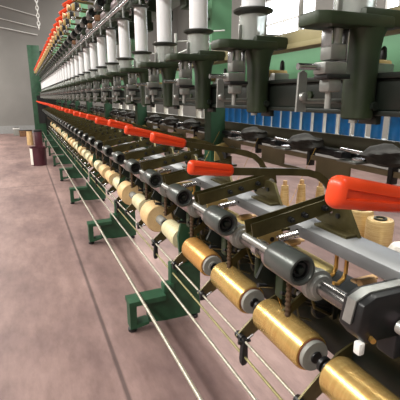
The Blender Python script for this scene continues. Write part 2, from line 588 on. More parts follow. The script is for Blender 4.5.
MB().cyl((0.0, -0.02, -0.0), (0.0, 0.055, 0.0), 0.035).build('gland', 'black2', hb)

# ------------------------------------------------------------------ levers with orange grips
def make_lever():
    """local: x from the shaft side inward, plane y = 0, z above the floor minus 0; origin on the pivot (1.0, 0, 1.13)"""
    t = thing('tension_lever', 'x', 'lever', (1.0, 0, 1.13), 'orange gripped levers')
    ox, oz = -1.0, -1.13
    g = bmesh.new()
    L, H, W = 0.155, 0.046, 0.032
    bmesh.ops.create_cube(g, size=1)
    bmesh.ops.scale(g, vec=(L, W, H), verts=g.verts)
    for v in g.verts:
        if v.co.x > 0:
            v.co.z *= 0.80
            v.co.y *= 0.85
    sides = [f for f in g.faces if abs(f.normal.y) > 0.9]
    bmesh.ops.bevel(g, geom=[e for e in g.edges], offset=0.0148, segments=5, profile=0.5, affect='EDGES')
    big = sorted([f for f in g.faces if abs(f.normal.y) > 0.95], key=lambda f: -f.calc_area())[:2]
    r = bmesh.ops.inset_individual(g, faces=big, thickness=0.001, depth=0.0)
    bmesh.ops.inset_individual(g, faces=big, thickness=0.0025, depth=-0.004)
    mb = MB()
    mb._merge(g)
    bmesh.ops.rotate(mb.bm, cent=(0, 0, 0), matrix=Matrix.Rotation(radians(8), 3, 'Y'), verts=mb.bm.verts)
    mb.move((0.507 + ox, 0, 1.288 + oz))
    mb.build('grip', 'orange', t)
    arch = [(0.56, 1.277), (0.70, 1.266), (0.80, 1.258), (0.87, 1.250), (0.915, 1.236), (0.95, 1.212), (0.975, 1.180), (0.99, 1.14)]
    MB().strip([(x + ox, z + oz) for x, z in arch], 0.024, 0.010).build('lever_bar', 'olive', t)
    # channel arm reaching out to the shaft
    a = MB()
    ang = math.atan2(1.135 - 1.072, 1.03 - 0.65)
    for s in (-1, 1):
        a.strip([(0.645 + ox, 1.075 + oz), (1.03 + ox, 1.143 + oz)], 0.052, 0.004).bm
        bmesh.ops.translate(a.bm, vec=(0, 0, 0), verts=[])
    a.bm.free(); a = MB()
    for s in (-1, 1):
        q = MB().strip([(0.645 + ox, 1.075 + oz), (1.03 + ox, 1.143 + oz)], 0.052, 0.004).move((0, s * 0.021, 0))
        a._merge(q.bm)
    q = MB().strip([(0.65 + ox, 1.056 + oz), (1.03 + ox, 1.124 + oz)], 0.004, 0.040)
    a._merge(q.bm)
    a.build('swing_arm', 'olive', t)
    for x in (0.79, 0.845, 0.93):
        z = 1.075 + (x - 0.645) * 0.177
        MB().cyl((x + ox, -0.022, z + oz), (x + ox, -0.036, z + oz), 0.011, seg=6).cyl((x + ox, -0.036, z + oz), (x + ox, -0.046, z + oz), 0.006).build('bolt', 'black', t)
    sp = []
    n = 9 * 10
    for i in range(n + 1):
        a_ = 2 * pi * i / 10
        sp.append((0.735 + 0.075 * i / n + ox, -0.043 + 0.011 * cos(a_), 1.045 + 0.008 * i / n + 0.011 * sin(a_) + oz))
    MB().tube(sp, 0.0028, 5).build('spring', 'steel', t)
    MB().cyl((1.0 + ox, -0.035, 1.13 + oz), (1.0 + ox, 0.035, 1.13 + oz), 0.012).build('pivot_pin', 'dullsteel', t)
    rz, rx = 1.043 + oz, 0.65 + ox
    ro = MB().lathe([(0.010, -0.258), (0.031, -0.258), (0.032, -0.280), (0.034, -0.283), (0.041, -0.283), (0.045, -0.277), (0.045, -0.157), (0.041, -0.151), (0.010, -0.151)], (rx, 0, rz), 'Y', 36).build('roller', 'rubber', t)
    MB().lathe([(0.010, -0.260), (0.015, -0.268), (0.020, -0.269), (0.023, -0.262), (0.026, -0.262), (0.027, -0.272), (0.0305, -0.274), (0.0308, -0.259)], (rx, 0, rz), 'Y', 28).build('hub', 'black', ro)
    MB().lathe([(0.003, -0.278), (0.009, -0.278), (0.011, -0.262), (0.003, -0.260)], (rx, 0, rz), 'Y', 16).build('hub_cap', 'dgreen2', ro)
    MB().cyl((rx, -0.155, rz), (rx, 0.03, rz), 0.013).build('axle', 'dullsteel', t)
    return t


lv = make_lever()
index_kids()
LY = [0.40] + [1.09 + P * k for k in range(N - 2)]
tilt = [0.0, 0.0] + [random.uniform(-1, 1) for _ in range(N - 2)]
lift = 0.0
for i, y in enumerate(LY):
    lab = 'orange-gripped olive lever on the lower tier, %s from the near end' % nth(i)
    loc = (1.0, y, 1.13)
    if i == 0:
        loc = (0.928, y, 1.209)
    if i == 0:
        lv.location = (0.917, y, 1.183); lv['label'] = lab; o = lv
        o.rotation_euler = (0, radians(3), 0)
    else:
        o = dup(lv, loc, lab)
        o.rotation_euler = (0, 0, 0)
    if i >= 2:
        # raised levers stand a little higher than the second one, which is pulled down
        for c in o.children:
            if c.name.split('.')[0] in ('grip', 'lever_bar'):
                c.rotation_euler = (0, radians(5.5 + 0.9 * tilt[i]), 0)
lu = dup(lv, (1.0, 1.09 + P * 4, 2.31), 'x')
lu.rotation_euler = (0, 0, 0)
lu['group'] = 'orange gripped levers of the upper tier'
lu['label'] = 'orange-gripped lever on the upper tier, first from the near end'
for c in lu.children:
    if c.name.split('.')[0] == 'grip':
        cc = Vector((-0.493, 0, 0.158))
        rm = Matrix.Rotation(radians(-42), 3, 'Y')
        c.rotation_euler = (0, radians(-42), 0)
        c.location = cc - rm @ cc + Vector((0.03, 0, -0.03))
index_kids()
UK = list(range(5, N - 2))
for j, k in enumerate(UK):
    o = dup(lu, (1.0, 1.09 + P * k, 2.31), 'orange-gripped lever on the upper tier, %s from the near end' % nth(j + 1))

# bracket plates bolted on the grey beam
def make_bracket():
    t = thing('bracket_plate', 'x', 'bracket', (1.0, 0, 1.054), 'olive bracket plates')
    pl = [(0.12, 0.050), (0.115, 0.025), (0.09, 0.008), (0.04, 0.0), (-0.12, 0.0), (-0.06, 0.085), (-0.02, 0.090), (0.005, 0.086), (0.014, 0.046), (0.10, 0.046)]
    MB().prism(pl, -0.006, 0.006, 'YZ').build('plate', 'olive', t)
    MB().box(-0.05, -0.006, -0.11, 0.05, 0.0, 0.008).build('base_flange', 'olive', t)
    for y, z in ((0.085, 0.026), (-0.02, 0.05)):
        MB().cyl((-0.006, y, z), (-0.014, y, z), 0.009, seg=6).build('bolt', 'black', t)
    return t


bk = make_bracket()
index_kids()
for i in range(N - 2):
    lab = 'olive bracket plate bolted on the grey square beam, %s from the near end' % nth(i)
    y = 1.045 + P * i
    if i == 0:
        bk.location = (0.968, y, 1.054); bk['label'] = lab
    else:
        dup(bk, (0.968, y, 1.054), lab)

# ochre plate with a hole, hung by the shaft under each spring
def make_ochre():
    t = thing('guide_plate', 'x', 'plate', (0.78, 0, 1.0), 'ochre guide plates')
    MB().prism([(-0.05, -0.03), (0.03, -0.05), (0.06, 0.0), (0.055, 0.045), (-0.05, 0.04)], -0.003, 0.003).build('plate', 'ochre', t)
    MB().cyl((0.01, -0.003, 0.0), (0.01, -0.006, 0.0), 0.009).build('hole_rim', 'black', t)
    MB().cyl((0.05, 0, 0.03), (0.09, 0, 0.03), 0.006).build('stem', 'olive', t)
    return t


oc = make_ochre()
index_kids()
for i in range(N - 2):
    lab = 'ochre guide plate with a hole behind the drive shaft, %s from the near end' % nth(i)
    y = 1.17 + P * i
    if i == 0:
        oc.location = (0.78, y, 0.995); oc['label'] = lab
    else:
        dup(oc, (0.78, y, 0.995), lab)

beam('feeder_rail', 'narrow dark rail behind the levers carrying the steel thread feeders', 'rail',
     MB().box(1.05, 1.115, 1.95, Y1, 1.08, 1.10, 0.002), 'dgreen2')
# thread feeders on the beam behind the levers: steel barrel, dark end ring and ochre face plate
def make_feeder():
    t = thing('thread_feeder', 'x', 'thread feeder', (1.06, 0, 1.054), 'steel thread feeders')
    MB().cyl((-0.02, -0.01, 0.075), (0.075, 0.035, 0.095), 0.026, 0.022, 18).build('barrel', 'dullsteel', t)
    MB().cyl((-0.035, -0.017, 0.071), (-0.02, -0.01, 0.075), 0.030, 0.030, 18).build('end_ring', 'black2', t)
    MB().prism([(-0.045, 0.0), (0.05, 0.0), (0.05, 0.105), (0.02, 0.13), (-0.045, 0.115)], 0.06, 0.068).build('face_plate', 'ochre', t)
    MB().cyl((0.005, 0.06, 0.085), (0.005, 0.054, 0.085), 0.012).build('plate_hole', 'black', t)
    MB().box(-0.04, 0.05, -0.05, 0.09, 0.0, 0.012, 0.002).box(-0.01, 0.03, -0.02, 0.03, 0.01, 0.06, 0.003).build('stand', 'olive', t)
    return t


fd = make_feeder()
index_kids()
for i in range(N - 4):
    lab = 'steel thread feeder with ochre face plate behind the levers, %s from the near end' % nth(i)
    loc = (1.085, 1.24 + P * (i + 2), 1.10)
    if i == 0:
        fd.location = loc; fd['label'] = lab
    else:
        dup(fd, loc, lab)

# ------------------------------------------------------------------ bobbins and their holders
def make_bobbin(L, r, ymat, cat, rr=None, off=0.0):
    t = thing('thread_bobbin', 'x', cat, (0.885, 0, 0.535), 'thread bobbins in the lower row')
    h = L / 2
    r2 = rr or r
    MB().lathe([(r * 0.5, -h), (r * 0.93, -h), (r, -h + 0.012), (r2, h - 0.012), (r2 * 0.93, h), (r * 0.5, h)], axis='Y', seg=36).build('thread_winding', ymat, t)
    e0, e1 = 0.182 + off, 0.1775 - off
    MB().lathe([(0.018, -e0), (0.03, -e0 + 0.002), (0.034, -e0 + 0.012), (0.034, e1 - 0.006), (0.03, e1 - 0.002), (0.018, e1)], axis='Y').build('core_tube', 'grey', t)
    if ymat in ('gold', 'orangegold'):
        MB().lathe([(0.030, -h - 0.022), (0.058, -h - 0.022), (0.061, -h - 0.014), (0.058, -h), (0.030, -h)], axis='Y', seg=32).build('end_ring', 'grey', t)
        MB().lathe([(0.030, -h - 0.004), (r * 0.84, -h - 0.003), (r * 0.85, -h + 0.006), (0.03, -h + 0.006)], axis='Y', seg=32).build('inner_ring', 'red', t)
    MB().lathe([(0.006, -e0 - 0.008), (0.022, -e0 - 0.007), (0.024, -e0 - 0.002), (0.006, -e0 - 0.001)], axis='Y', seg=20).build('bore_plug', 'black', t)
    return t


KINDS = {
    'gold': (make_bobbin(0.315, 0.075, 'gold', 'bobbin'), 'long bobbin of shiny gold thread'),
    'copper': (make_bobbin(0.305, 0.073, 'orangegold', 'bobbin'), 'long bobbin of coppery gold thread'),
    'cream': (make_bobbin(0.27, 0.074, 'cream', 'bobbin', 0.066, 0.015), 'small bobbin of cream thread'),
    'tan': (make_bobbin(0.21, 0.112, 'tan', 'bobbin', 0.108, 0.04), 'wide bobbin of tan thread'),
    'small': (make_bobbin(0.29, 0.082, 'tan', 'bobbin', 0.074), 'slim bobbin of tan thread'),
}
index_kids()
seq = ['gold', 'gold', 'gold', 'copper', 'cream', 'tan', 'cream', 'tan'] + ['cream', 'small', 'small', 'cream', 'small', 'cream', 'cream', 'small', 'cream'] * 3
seq = seq[:N - 2]
used = set()
for i, kd in enumerate(seq):
    src, words = KINDS[kd]
    y = 0.755 + P * i + {'cream': 0.015, 'tan': 0.04}.get(kd, 0)
    z = 0.566
    lab = '%s in the lower row, %s from the near end' % (words, nth(i))
    if kd not in used:
        used.add(kd); src.location = (0.905, y, z); src['label'] = lab; o = src
    else:
        o = dup(src, (0.905, y, z), lab)
    o.rotation_euler = (0, random.uniform(0, 6), 0)


def make_holder():
    t = thing('bobbin_holder', 'x', 'holder', (0.80, 0, 0.452), 'bobbin holder plates')
    MB().prism([(-0.022, 0.002), (-0.004, -0.022), (0.06, -0.012), (0.16, 0.05), (0.33, 0.16), (0.33, 0.225), (0.15, 0.155), (0.03, 0.05)], -0.004, 0.004).build('plate', 'olive', t)
    MB().cyl((0, -0.03, 0), (0, 0.02, 0), 0.017).box(-0.018, 0.022, -0.035, -0.012, -0.026, 0.0, 0.004).build('clamp', 'black', t)
    MB().cyl((0.02, -0.028, -0.006), (0.05, -0.03, 0.012), 0.006).build('clamp_screw', 'steel', t)
    MB().cyl((0.105, -0.008, 0.114), (0.105, -0.022, 0.114), 0.030).cyl((0.105, 0.004, 0.114), (0.105, 0.018, 0.114), 0.030).build('chuck', 'black', t)
    return t


hd = make_holder()
index_kids()
for i in range(N - 1):
    lab = 'olive plate holding the bobbin ends, %s from the near end' % nth(i)
    loc = (0.80, 0.515 + P * i, 0.452)
    if i == 0:
        hd.location = loc; hd['label'] = lab
    else:
        dup(hd, loc, lab)


def make_drop():
    t = thing('rod_hanger', 'x', 'hanger', (0.80, 0, 0.452), 'black rod hangers')
    MB().prism([(-0.010, 0.012), (0.012, 0.012), (0.016, -0.10), (0.006, -0.118), (-0.014, -0.118), (-0.018, -0.09)], -0.014, 0.014, bev=0.004).build('drop_bar', 'black', t)
    MB().cyl((-0.03, 0, -0.006), (0.03, 0, -0.006), 0.007).build('cross_pin', 'black', t)
    return t


dr = make_drop()
index_kids()
for i in range(9):
    lab = 'short black hanger bar below the clamp rod, %s from the near end' % nth(i)
    loc = (0.80, 1.36 + P * 3 * i, 0.452)
    if i == 0:
        dr.location = loc; dr['label'] = lab
    else:
        dup(dr, loc, lab)


# dark stands between bobbins and shaft
def make_stand():
    t = thing('winding_head', 'x', 'winding head', (0.0, 0, 0.0), 'dark winding heads')
    a = MB()
    a.box(0.84, 0.88, -0.03, 0.03, 0.78, 0.93, 0.006)
    a.box(0.86, 1.02, -0.02, 0.02, 0.74, 0.79, 0.004)
    a.prism([(0.72, 0.86), (0.86, 0.76), (0.99, 0.70), (1.01, 0.78), (0.86, 0.86), (0.75, 0.92)], 0.045, 0.058)
    a.prism([(0.80, 0.93), (0.99, 0.66), (1.01, 0.74), (0.84, 0.95)], 0.20, 0.212)
    a.build('body', 'dgreen2', t)
    MB().box(0.775, 0.815, -0.035, 0.01, 0.80, 0.915, 0.006).cyl((0.795, -0.012, 0.915), (0.795, -0.012, 0.94), 0.013).build('slide_block', 'dgreen', t)
    MB().box(0.81, 0.85, -0.02, 0.0, 0.83, 0.86, 0.003).build('slide_arm', 'black2', t)
    pr = []
    for i in range(9):
        z = 0.76 + i * 0.019
        pr += [(0.008, z), (0.011, z + 0.005), (0.011, z + 0.010), (0.008, z + 0.015)]
    MB().lathe(pr, (0.775, -0.075, 0), 'Z', 12).build('threaded_rod', 'rusty', t)
    MB().lathe([(0.012, -0.035), (0.040, -0.035), (0.045, -0.03), (0.045, -0.02), (0.012, -0.02)], (0.95, -0.02, 0.74), 'Y', 24).build('gear_disc', 'black2', t)
    MB().tube([(0.90, -0.05, 0.70), (0.84, -0.055, 0.73), (0.82, -0.05, 0.83), (0.85, -0.04, 0.92)], 0.004).build('wire_guide', 'olive', t)
    MB().box(0.84, 0.862, -0.045, -0.03, 0.80, 0.82, 0.003).build('ceramic_eye', 'white', t)
    MB().cyl((0.76, 0.10, 0.80), (1.02, 0.10, 0.74), 0.009).cyl((0.76, -0.05, 0.84), (1.02, -0.05, 0.72), 0.007).build('cross_bar', 'black', t)
    MB().prism([(0.76, 0.78), (0.79, 0.76), (0.95, 0.86), (0.93, 0.89)], -0.07, -0.06).build('olive_link', 'olive', t)
    MB().prism([(0.985, 0.69), (1.01, 0.69), (1.01, 0.80), (0.985, 0.79)], -0.07, 0.17, bev=0.003).build('back_plate', 'dgreen2', t)
    MB().tube([(0.99, 0.02, 0.70), (0.94, 0.03, 0.72), (0.86, 0.05, 0.77), (0.82, 0.08, 0.86)], 0.008).tube([(0.98, -0.06, 0.71), (0.90, -0.065, 0.76), (0.84, -0.08, 0.90)], 0.006).build('feed_pipe', 'olive', t)
    MB().cyl((0.89, 0.14, 0.72), (0.89, 0.14, 0.90), 0.010).cyl((0.80, 0.17, 0.80), (0.80, 0.17, 0.90), 0.012).build('pillar_pin', 'dgreen', t)
    return t


sd = make_stand()
index_kids()
for i in range(N - 2):
    lab = 'dark oily winding head between bobbin and shaft, %s from the near end' % nth(i)
    loc = (0.0, 0.66 + P * (i + 1), 0.0)
    if i == 0:
        sd.location = loc; sd['label'] = lab
    else:
        dup(sd, loc, lab)

# ------------------------------------------------------------------ spindle posts, spindles and white sleeves
def make_post():
    t = thing('spindle_post', 'x', 'post', (0.70, 0, 1.45), 'dark green spindle posts')
    a = MB()
    b = bmesh.new()
    prof = [(0.0, 0.024, 0.030), (0.004, 0.028, 0.034), (0.06, 0.029, 0.035), (0.14, 0.030, 0.036), (0.175, 0.036, 0.038), (0.20, 0.048, 0.042)]
    rings = []
    for z, rx, ry in prof:
        ring = []
        for k in range(20):
            an = 2 * pi * k / 20
            c, s = cos(an), sin(an)
            f = (abs(c) ** 3.2 + abs(s) ** 3.2) ** (-1 / 3.2)
            ring.append(b.verts.new((0.008 + rx * c * f, ry * s * f, z)))
        rings.append(ring)
    for k in range(len(rings) - 1):
        for i in range(20):
            j = (i + 1) % 20
            b.faces.new((rings[k][i], rings[k][j], rings[k + 1][j], rings[k + 1][i]))
    b.faces.new(rings[0][::-1]); b.faces.new(rings[-1])
    a._merge(b)
    a.build('post', 'dgreen', t)
    hq = MB()
    hq.prism([(-0.148, -0.030), (-0.120, -0.042), (-0.03, -0.044), (0.055, -0.040), (0.06, 0.040), (-0.03, 0.044), (-0.120, 0.042), (-0.148, 0.030)], 0.192, 0.218, 'XY', bev=0.005)
    hq.box(-0.02, 0.10, -0.03, 0.03, 0.198, 0.235, 0.008)
    hq.build('head', 'dgreen', t)
    MB().cyl((0.02, -0.034, 0.03), (0.02, -0.043, 0.03), 0.010, seg=6).build('bolt', 'dgreen2', t)
    MB().cyl((-0.005, -0.005, -0.008), (-0.005, -0.005, 0.002), 0.010).build('foot_nut', 'dullsteel', t)
    return t


po = make_post()


def make_spindle():
    t = thing('spindle_drive', 'x', 'spindle', (0.605, 0, 1.51), 'steel spindle drives')
    MB().lathe([(0.010, 0.09), (0.017, 0.095), (0.017, 0.13), (0.010, 0.132)], (0.008, 0, 0)).build('neck', 'dullsteel', t)
    MB().box(0.030, 0.036, -0.02, 0.02, 0.06, 0.13, 0.002).box(-0.02, -0.014, -0.018, 0.018, 0.09, 0.13, 0.002).build('side_strip', 'steel', t)
    MB().box(-0.020, 0.030, -0.020, 0.020, 0.066, 0.10, 0.005).build('bearing_block', 'castmetal', t)
    MB().box(-0.036, 0.034, -0.022, 0.022, 0.037, 0.063, 0.004).build('clamp_block', 'castmetal', t)
    MB().box(-0.03, 0.045, -0.024, 0.024, 0.028, 0.038, 0.002).build('whorl', 'black', t)
    MB().box(-0.018, 0.024, -0.019, 0.019, 0.0, 0.029, 0.006).build('cup', 'castmetal', t)
    MB().cyl((0.0, 0, -0.035), (0.0, 0, 0.0), 0.008).build('spindle_tip', 'dullsteel', t)
    MB().cyl((-0.10, 0.0, 0.052), (-0.03, 0.0, 0.052), 0.007).build('brake_rod', 'steel', t)
    t.scale = (0.86, 0.9, 1.0)
    return t


sp = make_spindle()


def make_blade():
    t = thing('brake_arm', 'x', 'brake arm', (0.62, 0, 1.47), 'steel brake arms')
    MB().prism([(-0.015, -0.005), (0.013, -0.005), (0.011, 0.085), (0.0, 0.092), (-0.012, 0.085)], -0.003, 0.003).build('blade', 'dullsteel', t)
    MB().lathe([(0.006, -0.012), (0.010, -0.010), (0.012, -0.003), (0.006, 0.0)], (0, -0.003, 0.03), 'Y', 12).build('screw', 'dullsteel', t)
    MB().cyl((0.0, 0.0, 0.02), (0.13, 0.0, 0.02), 0.006).build('arm_pin', 'dullsteel', t)
    return t


bl = make_blade()


def make_sleeve():
    t = thing('yarn_sleeve', 'x', 'sleeve', (0.665, 0, 1.668), 'white yarn sleeves')
    pr = [(0.030, 0.102), (0.038, 0.102), (0.038, 0.343), (0.034, 0.348), (0.03, 0.348)]
    MB().lathe(pr, seg=32).build('sleeve_body', 'whitetube', t)
    MB().lathe([(0.012, 0.084), (0.05, 0.086), (0.062, 0.091), (0.064, 0.096), (0.058, 0.100), (0.012, 0.102)], seg=36).build('lower_disc', 'disc', t)
    MB().lathe([(0.010, 0.348), (0.045, 0.349), (0.054, 0.354), (0.045, 0.359), (0.010, 0.361)], seg=36).build('upper_disc', 'disc', t)
    MB().lathe([(0.040, 0.004), (0.045, 0.006), (0.045, 0.082), (0.042, 0.082), (0.040, 0.01)], seg=28).build('clear_cup', 'clear', t)
    MB().lathe([(0.006, 0.0), (0.024, 0.002), (0.024, 0.03), (0.014, 0.04), (0.014, 0.085), (0.006, 0.085)], seg=20).build('spindle', 'dullsteel', t)
    MB().cyl((0, 0, 0.36), (0, 0, 0.48), 0.007).build('top_pin', 'dullsteel', t)
    MB().box(-0.056, -0.044, -0.012, -0.006, 0.0, 0.05, 0.002).build('latch', 'dullsteel', t)
    return t


sl = make_sleeve()


def make_topguide(m, grp):
    t = thing('top_guide', 'x', 'guide block', (0.665, 0, 2.13), grp)
    MB().box(-0.045, 0.045, -0.03, 0.03, 0.0, 0.045, 0.006).build('block', m, t)
    MB().box(-0.02, 0.02, -0.02, 0.02, 0.05, 0.13, 0.004).build('neck', 'dgreen', t)
    MB().cyl((0.0, 0, 0.09), (0.22, 0, 0.11), 0.010).build('arm', 'dgreen', t)
    MB().cyl((-0.06, 0, 0.02), (-0.05, 0, 0.02), 0.014).build('knob', 'steel', t)
    return t


tg = make_topguide('dgreen', 'dark top guide blocks')
tgb = make_topguide('brown', 'brown top guide blocks')


def make_whiterod():
    t = thing('thread_tube', 'x', 'thread tube', (0.96, 0, 1.70), 'white thread tubes')
    MB().cyl((0, 0, 0), (0, 0, 0.20), 0.009).build('tube', 'white', t)
    MB().cyl((0, 0, 0.07), (0.10, 0.05, 0.11), 0.005).cyl((0, 0, 0.15), (0.12, -0.03, 0.16), 0.004).build('side_arm', 'white', t)
    MB().box(-0.15, 0.02, -0.012, 0.012, 0.0, 0.014, 0.003).build('foot_clip', 'dullsteel', t)
    return t


wr_ = make_whiterod()
index_kids()
for src, words, x, yo, z, n in (
        (po, 'dark green cast spindle post with a forward head, %s from the near end', 0.70, 0.727, 1.45, N - 1),
        (sp, 'steel spindle drive hanging below a post head, %s from the near end', 0.622, 0.727, 1.51, N - 1),
        (bl, 'flat steel brake arm with a brass screw between posts, %s from the near end', 0.62, 0.82, 1.47, N - 1),
        (sl, 'white yarn sleeve standing on a spindle post, %s from the near end', 0.70, 0.755, 1.668, N - 1),
        (wr_, 'thin white thread tube behind the sleeves, %s from the near end', 0.96, 0.86, 1.701, N - 1)):
    for i in range(n):
        lab = words % nth(i)
        loc = (x, yo + P * i, z)
        if i == 0:
            src.location = loc; src['label'] = lab
        else:
            dup(src, loc, lab)

seen = set()
for i in range(N - 1):
    br = i in (4, 5, 7, 8, 11)
    src = tgb if br else tg
    lab = '%s guide block above the white sleeve that is %s from the near end' % ('brown' if br else 'dark green', nth(i))
    loc = (0.70, 0.755 + P * i, 2.15)
    if br not in seen:
        seen.add(br); src.location = loc; src['label'] = lab
    else:
        dup(src, loc, lab)


def make_creel():
    t = thing('creel_bracket', 'x', 'bracket', (0.80, 0, 2.08), 'dark green creel brackets')
    MB().prism([(-0.10, 0.0), (0.06, -0.02), (0.06, 0.12), (0.0, 0.12), (-0.09, 0.05)], -0.008, 0.008).build('web', 'dgreen', t)
    MB().box(-0.02, 0.06, -0.05, 0.05, -0.06, 0.0, 0.004).build('hanger', 'dgreen', t)
    MB().lathe([(0.006, 0.0), (0.018, 0.003), (0.020, 0.02), (0.012, 0.05), (0.006, 0.052)], (-0.08, 0.05, 0.05), 'Z', 16).build('steel_cap', 'steel', t)
    MB().cyl((-0.14, 0.08, 0.10), (0.05, 0.08, 0.06), 0.007).cyl((-0.10, -0.10, 0.16), (0.05, -0.10, 0.12), 0.007).build('guide_pin', 'dullsteel', t)
    MB().box(-0.16, -0.12, 0.06, 0.10, 0.08, 0.12, 0.005).build('steel_clip', 'dullsteel', t)
    return t


cr = make_creel()
index_kids()
for i in range(N - 3):
    lab = 'dark green creel bracket above and behind the white sleeves, %s from the near end' % nth(i)
    loc = (0.91, 0.98 + P * i, 2.05)
    if i == 0:
        cr.location = loc; cr['label'] = lab
    else:
        dup(cr, loc, lab)

# small knob fittings on the channel rail ledge
def make_fit():
    t = thing('ledge_fitting', 'x', 'fitting', (0.8, 0, 1.552), 'fittings on the channel rail')
    MB().box(-0.03, 0.03, -0.03, 0.03, 0.0, 0.028, 0.004).build('block', 'dullsteel', t)
    MB().cyl((-0.06, 0.02, 0.03), (0.03, -0.01, 0.022), 0.012, 0.016).build('nozzle', 'ochre', t)
    MB().lathe([(0.006, 0.0), (0.009, 0.02), (0.007, 0.04), (0.003, 0.046)], (0.02, 0.0, 0.026), 'Z', 12).build('nipple', 'black', t)
    return t


ft = make_fit()
index_kids()
for i in range(N - 2):
    lab = 'small steel fitting with nozzle on the channel rail ledge, %s from the near end' % nth(i)
    loc = (0.83, 0.80 + P * i, 1.552)
    if i == 0:
        ft.location = loc; ft['label'] = lab
    else:
        dup(ft, loc, lab)

# ------------------------------------------------------------------ tension blocks at mid height behind
def make_tension():
    t = thing('tension_block', 'x', 'tension block', (1.12, 0, 1.30), 'dark tension blocks')
    bq = bmesh.new()
    bmesh.ops.create_icosphere(bq, subdivisions=3, radius=1)
    for v in bq.verts:
        q = v.co.copy()
        k_ = 1 + 0.16 * sin(5 * q.x + 1) * cos(4 * q.y) + 0.1 * sin(7 * q.z + 3 * q.y)
        v.co = Vector((q.x * 0.062 * k_, q.y * 0.085 * k_, q.z * 0.036 * k_))
    mq = MB(); mq._merge(bq)
    mq.box(-0.03, 0.03, -0.06, 0.05, -0.03, -0.012, 0.004)
    mq.build('block', 'lump', t)
    MB().cyl((-0.03, 0.06, 0.0), (-0.03, 0.19, 0.004), 0.007).build('pin', 'steel', t)
    MB().lathe([(0.004, -0.01), (0.03, -0.006), (0.03, 0.0), (0.004, 0.002)], (-0.02, 0.10, -0.02), 'Z', 20).build('tension_disc', 'steel', t)
    MB().box(0.02, 0.05, -0.01, 0.01, -0.10, -0.02, 0.002).build('stem', 'black', t)
    MB().box(-0.03, 0.05, 0.11, 0.21, -0.045, -0.038, 0.001).build('tray', 'dullsteel', t)
    MB().box(-0.045, 0.005, 0.17, 0.21, -0.03, -0.005, 0.003).cyl((0.03, 0.22, -0.03), (0.03, 0.30, -0.03), 0.012).build('thread_brake', 'black2', t)
    return t


tn = make_tension()
index_kids()
tj = 0
for i in range(N - 2):
    if min(abs(0.99 + P * i + 0.03 - fy) for fy in FY) < 0.17:
        continue
    lab = 'dark tension block with steel pin behind the levers, %s from the near end' % nth(tj)
    loc = (1.12, 0.99 + P * i, 1.305)
    if tj == 0:
        tn.location = loc; tn['label'] = lab
    else:
        dup(tn, loc, lab)
    tj += 1

beam('tension_bar', 'long dark bar carrying the dark tension blocks behind the levers', 'bar',
     MB().cyl((1.15, Y0, 1.285), (1.15, Y1, 1.285), 0.012).box(1.16, 1.20, Y0, Y1, 1.262, 1.270), 'black2')

# brass hooks hanging under the grey beam
def make_hook():
    t = thing('hanging_hook', 'x', 'hook', (1.03, 0, 0.972), 'brass hooks under the grey beam')
    MB().lathe([(0.006, -0.035), (0.012, -0.03), (0.013, -0.004), (0.008, 0.0)], seg=12).build('cap', 'black', t)
    MB().tube([(0, 0, -0.03), (0, 0, -0.085), (-0.01, 0, -0.105), (-0.03, 0, -0.118), (-0.05, 0, -0.112)], 0.007).build('hook', 'brass', t)
    return t


hk = make_hook()
index_kids()
j = 0
for i in range(10):
    for dy in (0.0, 0.047):
        lab = 'brass hook hanging under the grey beam, %s from the near end' % nth(j)
        loc = (0.94, 0.945 + P * i + dy, 1.012)
        if j == 0:
            hk.location = loc; hk['label'] = lab
        else:
            dup(hk, loc, lab)
        j += 1
# wooden rollers lying on the lower beam
wl0 = None
for i in range(10):
    lab = 'small pale wooden roller on the dark lower beam, %s from the near end' % nth(i)
    loc = (1.08, 0.98 + P * i, 0.852)
    if wl0 is None:
        wl0 = thing('wooden_roller', lab, 'roller', loc, 'small wooden rollers')
        MB().lathe([(0.008, -0.035), (0.014, -0.034), (0.016, -0.02), (0.016, 0.02), (0.014, 0.034), (0.008, 0.035)], axis='X', seg=18).build('barrel', 'wood', wl0)
        MB().box(-0.02, 0.09, 0.03, 0.06, -0.02, -0.010, 0.003).build('tongue', 'wood', wl0)
        index_kids()
    else:
        dup(wl0, loc, lab)

# ------------------------------------------------------------------ upper tier
beam('upper_rod', 'slim bright steel rod running above the tops of the white sleeves', 'rod',
     MB().cyl((0.60, 0.4, 2.03), (0.60, Y1, 2.03), 0.010), 'steel')
beam('upper_beam', 'dark green upper beam carrying the brown guide blocks', 'beam',
     MB().box(0.86, 0.94, Y0, Y1, 2.18, 2.30, 0.004), 'dgreen')
beam('upper_channel', 'dark upper channel beside the bright rod', 'beam',
     MB().box(0.60, 0.63, 0.4, Y1, 2.048, 2.06, 0.003), 'dgreen2')
beam('upper_square_beam', 'grey square beam of the upper tier under the upper levers', 'beam',
     MB().box(0.98, 1.135, 0.4, Y1, 2.152, 2.234, 0.004), 'alu')


def make_tanguide():
    t = thing('yarn_guide', 'x', 'yarn guide', (0.58, 0, 2.30), 'tan yarn guides of the upper tier')
    MB().box(-0.04, 0.04, -0.03, 0.03, -0.03, 0.03, 0.006).build('block', 'ochre', t)
    MB().cyl((-0.08, 0.03, 0.0), (-0.05, 0.03, 0.0), 0.03, 0.02).build('cone', 'tan', t)
    MB().box(-0.02, 0.02, -0.08, -0.05, -0.04, 0.03, 0.004).build('clip', 'black', t)
    MB().lathe([(0.006, 0), (0.02, 0.004), (0.02, 0.03), (0.006, 0.034)], (-0.02, 0.09, -0.10)).build('steel_knob', 'steel', t)
    MB().cyl((0.0, 0.0, 0.0), (0.30, 0.0, -0.04), 0.008).build('arm', 'olive', t)
    return t


yg = make_tanguide()
yg.location = (0.56, 1.2 + P * 4, 2.33); yg['label'] = 'tan yarn guide under the upper levers, first from the near end'
index_kids()
for j, k in enumerate(range(5, N - 2)):
    dup(yg, (0.56, 1.2 + P * k, 2.33), 'tan yarn guide under the upper levers, %s from the near end' % nth(j + 1))

